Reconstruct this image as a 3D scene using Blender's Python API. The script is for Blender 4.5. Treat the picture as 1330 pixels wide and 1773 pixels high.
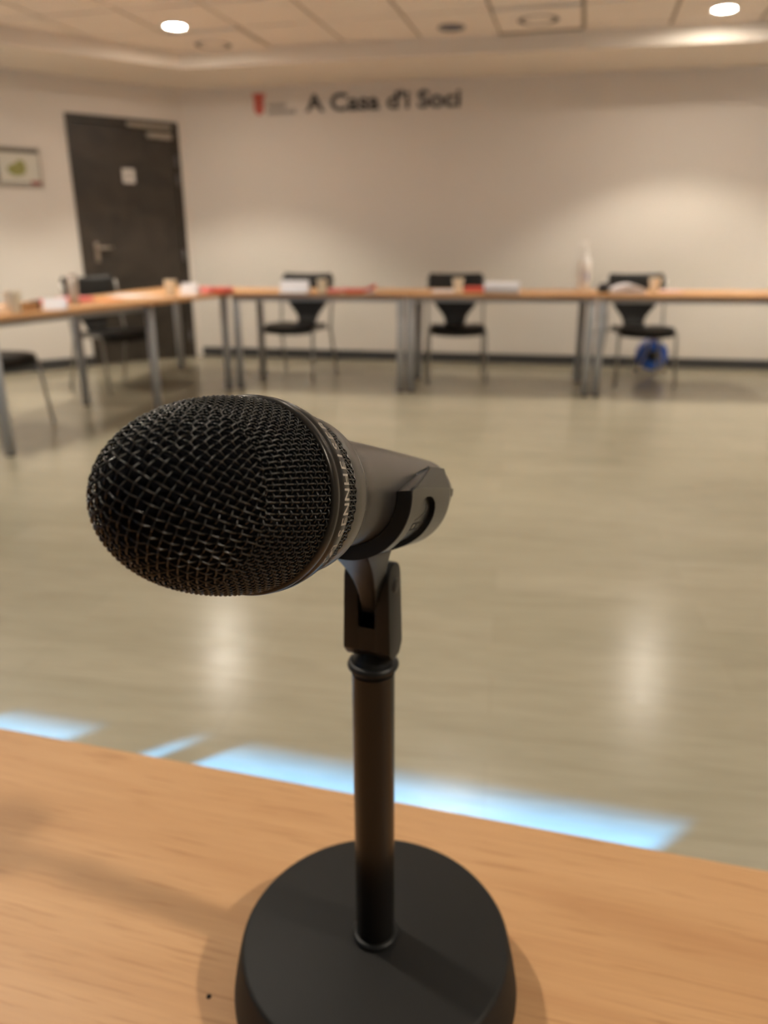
import bpy, bmesh, math, random
from mathutils import Vector, Matrix

for o in list(bpy.data.objects): bpy.data.objects.remove(o)
scene = bpy.context.scene
COL = scene.collection
rnd = random.Random(7)
R = math.radians

# ------------------------------------------------------------ camera
HC = 1.08
PITCH, ROLL = R(19.2), R(0.15)
cam = bpy.data.cameras.new('camera'); camo = bpy.data.objects.new('camera', cam); COL.objects.link(camo)
cam.sensor_fit = 'VERTICAL'; cam.sensor_height = 36; cam.lens = 1332 / 1773 * 36
cam.clip_start = 0.01; cam.clip_end = 100
F = Vector((0, math.cos(PITCH), -math.sin(PITCH))); X0 = Vector((1, 0, 0)); U0 = X0.cross(F)
RX = math.cos(ROLL) * X0 - math.sin(ROLL) * U0; UP = RX.cross(F)
camo.matrix_world = Matrix(((RX.x, UP.x, -F.x, 0), (RX.y, UP.y, -F.y, 0), (RX.z, UP.z, -F.z, HC), (0, 0, 0, 1)))
cam.dof.use_dof = True; cam.dof.focus_distance = 0.194; cam.dof.aperture_fstop = 12.5
scene.camera = camo

# ------------------------------------------------------------ world, sun, exposure
world = bpy.data.worlds.new('world'); scene.world = world; world.use_nodes = True
bg = world.node_tree.nodes['Background']; bg.inputs[0].default_value = (0.36, 0.58, 1.0, 1); bg.inputs[1].default_value = 2.0
YAW = R(15.5)
TD = Vector((math.cos(YAW), -math.sin(YAW), 0)); ND = Vector((math.sin(YAW), math.cos(YAW), 0))   # along / across the near table
sun = bpy.data.lights.new('sun', 'SUN'); suno = bpy.data.objects.new('sun', sun); COL.objects.link(suno)
sun.energy = 72; sun.color = (0.09, 0.42, 1.0); sun.angle = R(0.6)
sdir = (ND * math.cos(R(40)) + TD * math.sin(R(40))) * math.cos(R(15)) + Vector((0, 0, -math.sin(R(15))))
suno.rotation_euler = sdir.to_track_quat('-Z', 'Y').to_euler(); suno.location = (-4, -4, 3)
vs = scene.view_settings; vs.view_transform = 'Standard'; vs.look = 'None'; vs.gamma = 1; vs.exposure = 0.0; vs.use_curve_mapping = False
LAMP = (1.0, 0.90, 0.75)
SPOT_W, LENS_E = 165.0, 300.0

# ------------------------------------------------------------ material helpers
MATS = {}
def mat(name, col, rough=.5, metal=0., spec=.5, emit=None, estr=0, bump=None, var=None, trans=0, coat=0):
    if name in MATS: return MATS[name]
    m = bpy.data.materials.new(name); m.use_nodes = True; nt = m.node_tree; b = nt.nodes['Principled BSDF']
    b.inputs['Base Color'].default_value = (*col, 1); b.inputs['Roughness'].default_value = rough
    b.inputs['Metallic'].default_value = metal; b.inputs['Specular IOR Level'].default_value = spec
    b.inputs['Transmission Weight'].default_value = trans; b.inputs['Coat Weight'].default_value = coat
    if emit: b.inputs['Emission Color'].default_value = (*emit, 1); b.inputs['Emission Strength'].default_value = estr
    tc = nt.nodes.new('ShaderNodeTexCoord')
    if var:                                   # (scale, amount): soft tone variation
        n = nt.nodes.new('ShaderNodeTexNoise'); n.inputs['Scale'].default_value = var[0]; n.inputs['Detail'].default_value = 4
        nt.links.new(tc.outputs['Object'], n.inputs['Vector'])
        r = nt.nodes.new('ShaderNodeMapRange'); r.inputs['To Min'].default_value = 1 - var[1]; r.inputs['To Max'].default_value = 1 + var[1]
        nt.links.new(n.outputs['Fac'], r.inputs['Value'])
        mx = nt.nodes.new('ShaderNodeVectorMath'); mx.operation = 'SCALE'; mx.inputs[0].default_value = col
        nt.links.new(r.outputs[0], mx.inputs['Scale']); nt.links.new(mx.outputs[0], b.inputs['Base Color'])
    if bump:                                  # (scale, strength, distance)
        n = nt.nodes.new('ShaderNodeTexNoise'); n.inputs['Scale'].default_value = bump[0]; n.inputs['Detail'].default_value = 3
        nt.links.new(tc.outputs['Object'], n.inputs['Vector'])
        bp = nt.nodes.new('ShaderNodeBump'); bp.inputs['Strength'].default_value = bump[1]; bp.inputs['Distance'].default_value = bump[2]
        nt.links.new(n.outputs['Fac'], bp.inputs['Height']); nt.links.new(bp.outputs[0], b.inputs['Normal'])
    MATS[name] = m; return m

def ramp(nt, stops):
    r = nt.nodes.new('ShaderNodeValToRGB'); e = r.color_ramp.elements
    e[0].position, e[0].color = stops[0][0], (*stops[0][1], 1); e[1].position, e[1].color = stops[-1][0], (*stops[-1][1], 1)
    for p, c in stops[1:-1]:
        k = e.new(p); k.color = (*c, 1)
    return r

def wood_beech():
    m = bpy.data.materials.new('beech_laminate'); m.use_nodes = True; nt = m.node_tree; b = nt.nodes['Principled BSDF']; L = nt.links.new
    tc = nt.nodes.new('ShaderNodeTexCoord')
    def noise(sc, scale, det=4, dist=0.):
        mp = nt.nodes.new('ShaderNodeMapping'); mp.inputs['Scale'].default_value = sc
        n = nt.nodes.new('ShaderNodeTexNoise'); n.inputs['Scale'].default_value = scale; n.inputs['Detail'].default_value = det; n.inputs['Distortion'].default_value = dist
        L(tc.outputs['Object'], mp.inputs[0]); L(mp.outputs[0], n.inputs['Vector']); return n
    base = noise((.9, 9, 9), 3.2, 5, .6)
    r1 = ramp(nt, [(.28, (.50, .262, .118)), (.5, (.575, .322, .150)), (.72, (.64, .375, .185))]); L(base.outputs['Fac'], r1.inputs[0])
    fl = noise((14, 260, 260), 1.6, 2)
    r2 = ramp(nt, [(.58, (1, 1, 1)), (.70, (.80, .74, .68))]); L(fl.outputs['Fac'], r2.inputs[0])
    fine = noise((5, 220, 220), 2.4, 3)
    r3 = ramp(nt, [(.3, (.95, .94, .93)), (.7, (1.04, 1.04, 1.04))]); L(fine.outputs['Fac'], r3.inputs[0])
    m1 = nt.nodes.new('ShaderNodeMixRGB'); m1.blend_type = 'MULTIPLY'; m1.inputs[0].default_value = .8; L(r1.outputs[0], m1.inputs[1]); L(r2.outputs[0], m1.inputs[2])
    m2 = nt.nodes.new('ShaderNodeMixRGB'); m2.blend_type = 'MULTIPLY'; m2.inputs[0].default_value = 1; L(m1.outputs[0], m2.inputs[1]); L(r3.outputs[0], m2.inputs[2])
    L(m2.outputs[0], b.inputs['Base Color']); b.inputs['Roughness'].default_value = .42; b.inputs['Specular IOR Level'].default_value = .4
    bp = nt.nodes.new('ShaderNodeBump'); bp.inputs['Strength'].default_value = .12; bp.inputs['Distance'].default_value = .0006
    L(fl.outputs['Fac'], bp.inputs['Height']); L(bp.outputs[0], b.inputs['Normal'])
    return m

def floor_laminate():
    m = bpy.data.materials.new('grey_oak_floor'); m.use_nodes = True; nt = m.node_tree; b = nt.nodes['Principled BSDF']; L = nt.links.new
    tc = nt.nodes.new('ShaderNodeTexCoord')
    mp = nt.nodes.new('ShaderNodeMapping'); mp.inputs['Rotation'].default_value = (0, 0, R(9)); L(tc.outputs['Object'], mp.inputs[0])
    br = nt.nodes.new('ShaderNodeTexBrick'); br.inputs['Scale'].default_value = 1; br.inputs['Brick Width'].default_value = 1.25; br.inputs['Row Height'].default_value = .18
    br.inputs['Mortar Size'].default_value = .0015; br.inputs['Color1'].default_value = (.345, .31, .225, 1); br.inputs['Color2'].default_value = (.385, .345, .255, 1); br.inputs['Mortar'].default_value = (.32, .285, .21, 1)
    L(mp.outputs[0], br.inputs['Vector'])
    def streak(sc, scale, stops):
        q = nt.nodes.new('ShaderNodeMapping'); q.inputs['Scale'].default_value = sc; L(mp.outputs[0], q.inputs[0])
        n = nt.nodes.new('ShaderNodeTexNoise'); n.inputs['Scale'].default_value = scale; n.inputs['Detail'].default_value = 6; n.inputs['Distortion'].default_value = .8
        L(q.outputs[0], n.inputs['Vector']); r = ramp(nt, stops); L(n.outputs['Fac'], r.inputs[0]); return r, n
    a, na = streak((1.1, 8, 1), 2.2, [(.28, (.87, .86, .85)), (.52, (1, 1, 1)), (.7, (1.04, 1.04, 1.04))])
    c, nc = streak((3, 45, 1), 2.0, [(.3, (.86, .86, .86)), (.65, (1.05, 1.05, 1.05))])
    m1 = nt.nodes.new('ShaderNodeMixRGB'); m1.blend_type = 'MULTIPLY'; m1.inputs[0].default_value = .75; L(br.outputs[0], m1.inputs[1]); L(a.outputs[0], m1.inputs[2])
    m2 = nt.nodes.new('ShaderNodeMixRGB'); m2.blend_type = 'MULTIPLY'; m2.inputs[0].default_value = .8; L(m1.outputs[0], m2.inputs[1]); L(c.outputs[0], m2.inputs[2])
    L(m2.outputs[0], b.inputs['Base Color']); b.inputs['Roughness'].default_value = .27; b.inputs['Specular IOR Level'].default_value = .5
    rr = nt.nodes.new('ShaderNodeMapRange'); rr.inputs['To Min'].default_value = .17; rr.inputs['To Max'].default_value = .26; L(na.outputs['Fac'], rr.inputs['Value']); L(rr.outputs[0], b.inputs['Roughness'])
    bp = nt.nodes.new('ShaderNodeBump'); bp.inputs['Strength'].default_value = .25; bp.inputs['Distance'].default_value = .002
    L(nc.outputs['Fac'], bp.inputs['Height']); L(bp.outputs[0], b.inputs['Normal'])
    return m

def door_mat():
    m = bpy.data.materials.new('dark_stained_door'); m.use_nodes = True; nt = m.node_tree; b = nt.nodes['Principled BSDF']; L = nt.links.new
    tc = nt.nodes.new('ShaderNodeTexCoord'); n = nt.nodes.new('ShaderNodeTexNoise'); n.inputs['Scale'].default_value = 3.2; n.inputs['Detail'].default_value = 5; n.inputs['Distortion'].default_value = 1.5
    L(tc.outputs['Object'], n.inputs['Vector']); r = ramp(nt, [(.3, (.022, .017, .012)), (.7, (.05, .039, .029))]); L(n.outputs['Fac'], r.inputs[0]); L(r.outputs[0], b.inputs['Base Color'])
    b.inputs['Roughness'].default_value = .5; return m

def pane_mat():
    m = bpy.data.materials.new('window_glass'); m.use_nodes = True; nt = m.node_tree; out = nt.nodes['Material Output']; nt.nodes.remove(nt.nodes['Principled BSDF'])
    t = nt.nodes.new('ShaderNodeBsdfTransparent'); g = nt.nodes.new('ShaderNodeBsdfGlossy'); g.inputs['Roughness'].default_value = .02
    mx = nt.nodes.new('ShaderNodeMixShader'); mx.inputs[0].default_value = .08
    nt.links.new(t.outputs[0], mx.inputs[1]); nt.links.new(g.outputs[0], mx.inputs[2]); nt.links.new(mx.outputs[0], out.inputs[0]); return m

M_WALL = mat('white_wall_paint', (.74, .69, .63), .85, bump=(90, .06, .002), var=(1.2, .02))
M_CEIL = mat('plaster_ceiling', (.84, .77, .68), .9)
M_TILE = mat('mineral_tile', (.90, .82, .73), .95, bump=(160, .2, .001), var=(6, .03))
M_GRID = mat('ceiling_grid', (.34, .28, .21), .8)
M_FLOOR = floor_laminate(); M_BEECH = wood_beech(); M_DOOR = door_mat()
M_BASEB = mat('dark_skirting', (.045, .045, .046), .5)
M_STEEL = mat('grey_lacquered_steel', (.36, .37, .39), .45, .2)
M_STEEL_D = mat('dark_grey_lacquered_steel', (.12, .12, .125), .42, .35)
M_CHROME = mat('chair_frame_steel', (.30, .29, .27), .35, .6)
M_BLACKP = mat('black_chair_plastic', (.008, .0078, .0075), .5, spec=.35)
M_CUP = mat('cream_paper_cup', (.90, .78, .60), .7)
M_COFFEE = mat('cup_inside', (.55, .45, .33), .7)
M_PAPER = mat('white_paper', (.86, .85, .90), .8)
M_PAPER2 = mat('cream_paper', (.80, .68, .58), .8)
M_PINK = mat('pink_card', (.88, .26, .28), .7)
M_RED = mat('coral_red_card', (.78, .13, .10), .7)
M_ORANGE = mat('orange_card', (.80, .30, .10), .7)
M_BLACK = mat('black_vinyl', (.035, .032, .028), .6)
M_GREYV = mat('grey_vinyl', (.16, .145, .125), .6)
M_REDV = mat('red_vinyl', (.55, .085, .055), .6)
M_METAL = mat('brushed_steel', (.42, .38, .33), .35, .9)
M_LENSOFF = mat('unlit_glass_blue_glint', (.05, .08, .19), .12, .3, .8)  # blue of reflected daylight painted into the glass colour
M_WHITE = mat('white_enamel', (.75, .72, .68), .4)

# ------------------------------------------------------------ mesh helpers
def obj(name, v, f, m, parent=None, smooth=False, loc=None, rz=0):
    me = bpy.data.meshes.new(name); me.from_pydata([tuple(p) for p in v], [], f); me.validate(); me.update()
    if m: me.materials.append(m)
    if smooth: me.polygons.foreach_set('use_smooth', [True] * len(me.polygons))
    o = bpy.data.objects.new(name, me); COL.objects.link(o)
    if parent: o.parent = parent
    if loc: o.location = loc
    o.rotation_euler.z = rz
    return o

def fromdata(name, parts, m, parent=None, smooth=False, **k):
    V, Fc = [], []
    for v, f in parts:
        n = len(V); V += list(v); Fc += [tuple(i + n for i in q) for q in f]
    return obj(name, V, Fc, m, parent, smooth, **k)

def empty(name, loc, rz=0, label=None, cat=None, group=None, kind=None):
    o = bpy.data.objects.new(name, None); COL.objects.link(o); o.location = loc; o.rotation_euler.z = rz; o.empty_display_size = .05
    return tag(o, label, cat, group, kind)

def tag(o, label=None, cat=None, group=None, kind=None):
    if label: o['label'] = label
    if cat: o['category'] = cat
    if group: o['group'] = group
    if kind: o['kind'] = kind
    return o

def copy_tree(o, parent=None):
    c = o.copy(); COL.objects.link(c); c.parent = parent
    for ch in list(o.children): copy_tree(ch, c)
    return c

def box(x0, x1, y0, y1, z0, z1):
    v = [(x0, y0, z0), (x1, y0, z0), (x1, y1, z0), (x0, y1, z0), (x0, y0, z1), (x1, y0, z1), (x1, y1, z1), (x0, y1, z1)]
    return v, [(3, 2, 1, 0), (4, 5, 6, 7), (0, 1, 5, 4), (1, 2, 6, 5), (2, 3, 7, 6), (3, 0, 4, 7)]

def prism(poly, z0, z1):
    a = sum(poly[i][0] * poly[(i + 1) % len(poly)][1] - poly[(i + 1) % len(poly)][0] * poly[i][1] for i in range(len(poly)))
    if a < 0: poly = poly[::-1]
    n = len(poly); v = [(p[0], p[1], z0) for p in poly] + [(p[0], p[1], z1) for p in poly]
    f = [tuple(range(n - 1, -1, -1)), tuple(range(n, 2 * n))] + [(i, (i + 1) % n, n + (i + 1) % n, n + i) for i in range(n)]
    return v, f

def bevel(v, f, w, seg=2):
    bm = bmesh.new(); vs_ = [bm.verts.new(p) for p in v]
    for q in f:
        try: bm.faces.new([vs_[i] for i in q])
        except ValueError: pass
    bmesh.ops.recalc_face_normals(bm, faces=bm.faces)
    eds = [e for e in bm.edges if len(e.link_faces) == 2 and e.calc_face_angle(0) > R(28)]
    bmesh.ops.bevel(bm, geom=eds, offset=w, segments=seg, affect='EDGES', profile=.6, clamp_overlap=True)
    bm.verts.index_update(); out = ([tuple(p.co) for p in bm.verts], [tuple(p.index for p in q.verts) for q in bm.faces]); bm.free(); return out

def revolve(prof, seg=32, cap0=False, cap1=False):
    """prof: list of (r, z); axis z"""
    v, f = [], []
    for r, z in prof:
        for k in range(seg):
            a = 2 * math.pi * k / seg; v.append((r * math.cos(a), r * math.sin(a), z))
    for i in range(len(prof) - 1):
        for k in range(seg):
            k2 = (k + 1) % seg; f.append((i * seg + k, i * seg + k2, (i + 1) * seg + k2, (i + 1) * seg + k))
    if cap0: f.append(tuple(range(seg - 1, -1, -1)))
    if cap1: f.append(tuple((len(prof) - 1) * seg + k for k in range(seg)))
    return v, f

def tube(path, r, seg=10, caps=True):
    path = [Vector(p) for p in path]; v, f = [], []; n = len(path); up = None
    for i, p in enumerate(path):
        t = (path[min(i + 1, n - 1)] - path[max(i - 1, 0)]).normalized()
        if up is None:
            up = Vector((0, 0, 1)) if abs(t.z) < .9 else Vector((1, 0, 0))
        b = t.cross(up).normalized(); up = b.cross(t).normalized()
        rr = r[i] if isinstance(r, (list, tuple)) else r
        for k in range(seg):
            a = 2 * math.pi * k / seg; v.append(tuple(p + rr * (math.cos(a) * b + math.sin(a) * up)))
    for i in range(n - 1):
        for k in range(seg):
            k2 = (k + 1) % seg; f.append((i * seg + k, i * seg + k2, (i + 1) * seg + k2, (i + 1) * seg + k))
    if caps: f += [tuple(range(seg - 1, -1, -1)), tuple((n - 1) * seg + k for k in range(seg))]
    return v, f

def torus(R0, r, z=0, seg=40, s2=12):
    return revolve([(R0 + r * math.cos(2 * math.pi * k / s2), z + r * math.sin(2 * math.pi * k / s2)) for k in range(s2 + 1)], seg)

def xf(part, M):
    return [tuple(M @ Vector(p)) for p in part[0]], part[1]

def clip_poly(poly, p, n):                 # keep side where (q-p).n >= 0
    out = []
    for i in range(len(poly)):
        a, b = poly[i], poly[(i + 1) % len(poly)]
        da = (a[0] - p[0]) * n[0] + (a[1] - p[1]) * n[1]; db = (b[0] - p[0]) * n[0] + (b[1] - p[1]) * n[1]
        if da >= 0: out.append(a)
        if da * db < 0:
            t = da / (da - db); out.append((a[0] + t * (b[0] - a[0]), a[1] + t * (b[1] - a[1])))
    return out

def glyph(s, size=1, bold=0., ext=0.):
    cu = bpy.data.curves.new('glyph', 'FONT'); cu.body = s; cu.size = size; cu.offset = bold; cu.extrude = ext; cu.resolution_u = 4
    o = bpy.data.objects.new('glyph', cu); COL.objects.link(o); dg = bpy.context.evaluated_depsgraph_get()
    me = bpy.data.meshes.new_from_object(o.evaluated_get(dg)); bpy.data.objects.remove(o); bpy.data.curves.remove(cu)
    v = [tuple(p.co) for p in me.vertices]; f = [tuple(q.vertices) for q in me.polygons]; bpy.data.meshes.remove(me); return v, f

def word(s, size, bold, ext):
    """each letter with its place in the word: [(char, verts, faces)]"""
    out = []
    for i, ch in enumerate(s):
        if ch == ' ': continue
        v, f = glyph(ch, size, bold, ext); full, _ = glyph(s[:i + 1], size, bold, ext)
        dx = max(p[0] for p in full) - max(p[0] for p in v)
        out.append((ch, [(p[0] + dx, p[1], p[2]) for p in v], f))
    return out

def lin(p, d, s): return (p[0] + d[0] * s, p[1] + d[1] * s)
def isect(p, d, q, e):
    det = d[0] * -e[1] + e[0] * d[1]; bx, by = q[0] - p[0], q[1] - p[1]
    s = (bx * -e[1] + e[0] * by) / det; return (p[0] + d[0] * s, p[1] + d[1] * s)

# ------------------------------------------------------------ room shell
K = (-1.87, 8.03)                                   # far corner
BD = Vector((.9806, -.1961, 0)); BN = Vector((-.1961, -.9806, 0))   # back wall direction, inward normal
LD = Vector((-.79, -.613, 0)).normalized(); LN = Vector((.613, -.79, 0)).normalized()   # angled left wall, inward normal
KR = lin(K, BD, 7.2); KL = lin(K, LD, 2.6)
def tn(t, n): return (TD.x * t + ND.x * n, TD.y * t + ND.y * n)
def to_tn(p): return (p[0] * TD.x + p[1] * TD.y, p[0] * ND.x + p[1] * ND.y)
REAR = -1.3
tL = to_tn(KL)[0]; tR = to_tn(KR)[0]
RL, RR = tn(tL, REAR), tn(tR, REAR)
ZC, ZS = 2.557, 2.437                               # tile ceiling, soffit underside
room = [K, KR, RR, RL, KL]
def off(p, n, d): return (p[0] + n.x * d, p[1] + n.y * d)
fl = fromdata('floor', [prism([off(p, Vector((p[0], p[1] - 3, 0)).normalized(), .3) for p in room], -.06, 0)], M_FLOOR); tag(fl, 'grey-beige oak laminate floor with a satin sheen', kind='structure')
w = fromdata('wall_back', [prism([K, KR, off(KR, BN, -.12), off(K, BN, -.12)], 0, 2.66)], M_WALL); tag(w, 'white far wall carrying the black lettering', kind='structure')
w = fromdata('wall_right', [prism([KR, RR, off(RR, TD, .12), off(KR, TD, .12)], 0, 2.66)], M_WALL); tag(w, kind='structure')
w = fromdata('wall_side', [prism([KL, RL, off(RL, TD, -.12), off(KL, TD, -.12)], 0, 2.66)], M_WALL); tag(w, kind='structure')

# angled left wall with the door opening
DS0, DS1, DH = .07, 1.10, 2.155                     # door span along the wall, height
def lwp(s, d=0.): return (K[0] + LD.x * s + LN.x * d, K[1] + LD.y * s + LN.y * d)
def lprism(s0, s1, d0, d1, z0, z1): return prism([lwp(s0, d0), lwp(s1, d0), lwp(s1, d1), lwp(s0, d1)], z0, z1)
w = fromdata('wall_left', [lprism(0, DS0, -.12, 0, 0, 2.66), lprism(DS0, DS1, -.12, 0, DH, 2.66), lprism(DS1, 2.6, -.12, 0, 0, 2.66)], M_WALL)
tag(w, 'white angled wall with the dark door', kind='structure')
bb = fromdata('baseboard_back', [prism([off(K, BD, .02), KR, off(KR, BN, .014), off(off(K, BD, .02), BN, .014)], 0, .088)], M_BASEB); tag(bb, kind='structure')
bb = fromdata('baseboard_left', [lprism(DS1 + .005, 2.6, 0, .014, 0, .088)], M_BASEB); tag(bb, kind='structure')

# rear wall with two glazed openings behind the camera
OPEN = [(-4.75, -3.256), (-3.107, -1.965)]
segs = [(tL, OPEN[0][0]), (OPEN[0][1], OPEN[1][0]), (OPEN[1][1], tR)]
parts = [prism([tn(a, REAR), tn(b, REAR), tn(b, REAR - .06), tn(a, REAR - .06)], 0, 2.66) for a, b in segs]
for a, b in OPEN:
    parts += [prism([tn(a, REAR), tn(b, REAR), tn(b, REAR - .06), tn(a, REAR - .06)], z0, z1) for z0, z1 in ((0, .06), (2.2, 2.66))]
w = fromdata('wall_rear', parts, mat('dimmed_rear_wall', (.16, .14, .125), .85)); tag(w, kind='structure')  # unseen wall, colour darkened to cut bounce onto camera-facing sides
M_PANE = pane_mat(); M_BLIND = mat('sun_mask_fabric', (.10, .10, .105), .9)
for i, (a, b) in enumerate(OPEN):
    wn = empty('window_%d' % (i + 1), (*tn((a + b) / 2, REAR), .06), -YAW, kind='structure'); h = (b - a) / 2
    fromdata('window_frame', [box(-h, -h + .012, -.05, -.02, 0, 2.14), box(h - .012, h, -.05, -.02, 0, 2.14), box(-h, h, -.05, -.02, 0, .03), box(-h, h, -.05, -.02, 2.1, 2.14)], M_STEEL_D, wn)
    fromdata('pane', [box(-h + .012, h - .012, -.038, -.034, .03, 2.1)], M_PANE, wn)
cuts = [(-4.76, -3.24, .905, 'wide added sun-mask blind over the wider rear window'), (-3.12, -2.21, .914, 'added sun-mask blind over the narrower rear window'), (-2.209, -1.92, .915, 'narrow added sun-mask blind beside the wall pier of the rear window')]
for a, b, z, lb in cuts:  # added out of view, hems set to bound the sun patches
    bl = empty('sun_mask_blind', (*tn((a + b) / 2, REAR), 2.25), -YAW, lb, 'blind', 'added sun-mask blinds'); h = (b - a) / 2
    fromdata('sun_mask_fabric', [box(-h, h, .004, .007, z - 2.25, -.02)], M_BLIND, bl)
    fromdata('hem_bar', [box(-h, h, .003, .014, z - 2.25, z - 2.25 + .02)], M_STEEL, bl)
    fromdata('roller_cassette', [box(-h, h, .0, .05, -.02, .03)], M_STEEL, bl)

# soffits along the back and the angled wall
SD = .86
pb = off(K, BN, SD); pl = off(K, LN, SD); KI = isect(pb, BD, pl, LD)
t1 = fromdata('trim_1', [prism([K, KR, off(KR, BN, SD), KI], ZS, 2.66)], M_CEIL); tag(t1, 'lowered plaster soffit along the far wall', kind='structure')
t2 = fromdata('trim_2', [prism([K, KI, off(KL, LN, SD), KL], ZS + .002, 2.66)], M_CEIL); tag(t2, 'lowered plaster soffit along the angled wall', kind='structure')

# suspended ceiling, tile by tile
GY = R(14); GT = Vector((math.cos(GY), -math.sin(GY), 0)); GN = Vector((math.sin(GY), math.cos(GY), 0)); GS = .603
G0 = (1.085, 6.165)                                 # centre of the tile with the air diffuser
ce = fromdata('ceiling', [prism([off(p, Vector((p[0], p[1] - 3, 0)).normalized(), .25) for p in room], ZC + .012, 2.70)], M_GRID); tag(ce, 'suspended ceiling of square mineral tiles', kind='structure')
diff = {(0, 0), (-4, 0)}; whole = None
def tile_poly(i, j, s=GS - .026):
    c = Vector((G0[0], G0[1], 0)) + GT * (i * GS) + GN * (j * GS)
    return [((c + GT * a + GN * b).x, (c + GT * a + GN * b).y) for a, b in ((-s / 2, -s / 2), (s / 2, -s / 2), (s / 2, s / 2), (-s / 2, s / 2))]
tnl, tnr = tL + .02, tR - .02
for j in range(-13, 3):
    for i in range(-11, 7):
        p = tile_poly(i, j); q = p
        for pp, nn in ((pb, BN), (pl, LN), (tn(tL, 0), TD), (tn(tR, 0), -TD), (tn(0, REAR), ND)):
            q = clip_poly(q, pp, nn) if q else q
        if len(q) < 3: continue
        z = ZC - .012 if (i, j) in diff else ZC
        fromdata('ceiling_tile', [prism(q, z, z + .018)], M_TILE, ce)

# downlights
def lens_mat(d): return mat('lamp_lens_%d' % round(d * 100), (.9, .9, .9), .4, emit=(1, .90, .77), estr=LENS_E * d)
def downlight(x, y, label, on=True, dim=1.):
    o = empty('ceiling_downlight', (x, y, ZC), 0, label, 'ceiling light', 'round ceiling downlights')
    fromdata('trim_ring', [revolve([(.069, .004), (.071, -.006), (.092, -.009), (.099, -.004), (.099, .0)], 40)], M_STEEL_D if not on else M_WHITE, o, True)
    fromdata('lens', [revolve([(.0005, -.004), (.045, -.0045), (.070, -.002)], 32)], lens_mat(dim) if on else M_LENSOFF, o, True)
    if on:
        l = bpy.data.lights.new('downlight_beam', 'SPOT'); l.energy = SPOT_W * dim; l.color = LAMP; l.spot_size = R(112); l.spot_blend = .35; l.shadow_soft_size = .06
        lo = bpy.data.objects.new('downlight_beam', l); COL.objects.link(lo); lo.parent = o; lo.location = (0, 0, -.012)
    return o
downlight(-1.486, 6.34, 'lit round downlight left of the unlit one')
downlight(.497, 6.39, 'unlit round downlight with a painted blue daylight glint, near the square air diffuser tile', False)
downlight(2.281, 5.946, 'lit round downlight at the top right, close to the soffit', True, .82)
for k, (x, y, lb) in enumerate([(-1.05, 1.05, 'lit downlight above the near table, on its left'), (1.54, -.34, 'lit downlight above the near table, behind on its right'), (-3.55, 5.4, 'added downlight out of view, brightening the angled wall'), (.35, 3.55, 'lit downlight over the middle of the floor'), (2.6, 3.1, 'lit downlight over the right of the floor'), (4.1, 5.4, 'lit downlight by the right end of the far wall'), (-2.2, 3.9, 'added downlight out of view, brightening the left table row')]):
    downlight(x, y, lb, True, (.60, .80, .75, .70, .64, .8, .65)[k])  # angled-wall and left-row lamps are added to brighten the wall and cups

# air diffusers
def diffuser(x, y, label):
    o = empty('air_diffuser', (x, y, ZC - .012), 0, label, 'air vent', 'round ceiling air diffusers')
    fromdata('outer_ring', [revolve([(.142, .0), (.145, -.006), (.165, -.010), (.19, -.008), (.2, .0)], 40)], M_TILE, o, True)
    fromdata('inner_cone', [revolve([(.0005, -.011), (.06, -.010), (.10, -.005), (.104, .0)], 40)], M_TILE, o, True)
    fromdata('gap_shade', [revolve([(.102, -.001), (.144, -.001)], 40)], mat('diffuser_gap_shade', (.10, .085, .065), .8), o)  # flat dark ring painting in the shade of the annular gap
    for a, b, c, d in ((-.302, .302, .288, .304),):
        f_ = fromdata('edge_shadow_strip', [box(a, b, c, d, -.014, .006)], M_GRID, o); f_.rotation_euler.z = -GY  # dark strip painted in for the shadow gap at the tile's far edge
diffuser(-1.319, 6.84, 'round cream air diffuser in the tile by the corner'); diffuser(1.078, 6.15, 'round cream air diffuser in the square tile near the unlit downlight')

# ------------------------------------------------------------ door
dc = lwp((DS0 + DS1) / 2); DW = (DS1 - DS0) / 2
dang = math.atan2(-LD.y, -LD.x)                     # local +x runs towards the far corner, +y into the wall
door = empty('door_1', (*dc, 0), dang, 'dark brown flush door in the angled wall', kind='structure')
for bx_ in (box(-DW, -DW + .055, -.012, .1, 0, DH), box(DW - .055, DW, -.012, .1, 0, DH), box(-DW + .055, DW - .055, -.012, .1, DH - .055, DH)): fromdata('door_frame', [bx_], M_DOOR, door)
fromdata('light_block_panel', [box(-DW, DW, .105, .115, 0, DH)], M_DOOR, door)  # added panel, blocks sky light leaking under the door leaf
fromdata('door_leaf', [bevel(*box(-DW + .058, DW - .058, .002, .045, .008, DH - .058), .003)], M_DOOR, door)
hd = fromdata('door_handle', [bevel(*box(-.385, -.35, -.008, .003, .93, 1.10), .004)], M_METAL, door)
fromdata('lever', [tube([(-.367, -.002, 1.05), (-.367, -.05, 1.05), (-.355, -.056, 1.052), (-.24, -.056, 1.056)], .011, 10)], M_METAL, hd, True)
fromdata('lock_cylinder', [xf(revolve([(.0005, .014), (.013, .014), (.013, 0)], 16), Matrix.Translation((-.367, -.006, .965)) @ Matrix.Rotation(R(90), 4, 'X'))], M_METAL, hd, True)
cl = fromdata('door_closer', [bevel(*box(.2, .43, -.055, .0, 2.0, 2.05), .008)], M_METAL, door)
fromdata('closer_arm', [bevel(*box(.02, .43, -.05, -.012, 2.085, 2.12), .004)], M_METAL, cl)
for z in (.2, .98, 1.66, 1.82):
    fromdata('hinge', [tube([(DW - .05, -.022, z - .05), (DW - .05, -.022, z + .05)], .013, 12)], mat('hinge_steel', (.2, .2, .21), .4, .8), door, True)
sg = fromdata('door_sign', [bevel(*box(-.055, .055, -.006, .003, 1.615, 1.735), .002)], M_WHITE, door); sg['label'] = 'small square white sign'
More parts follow.
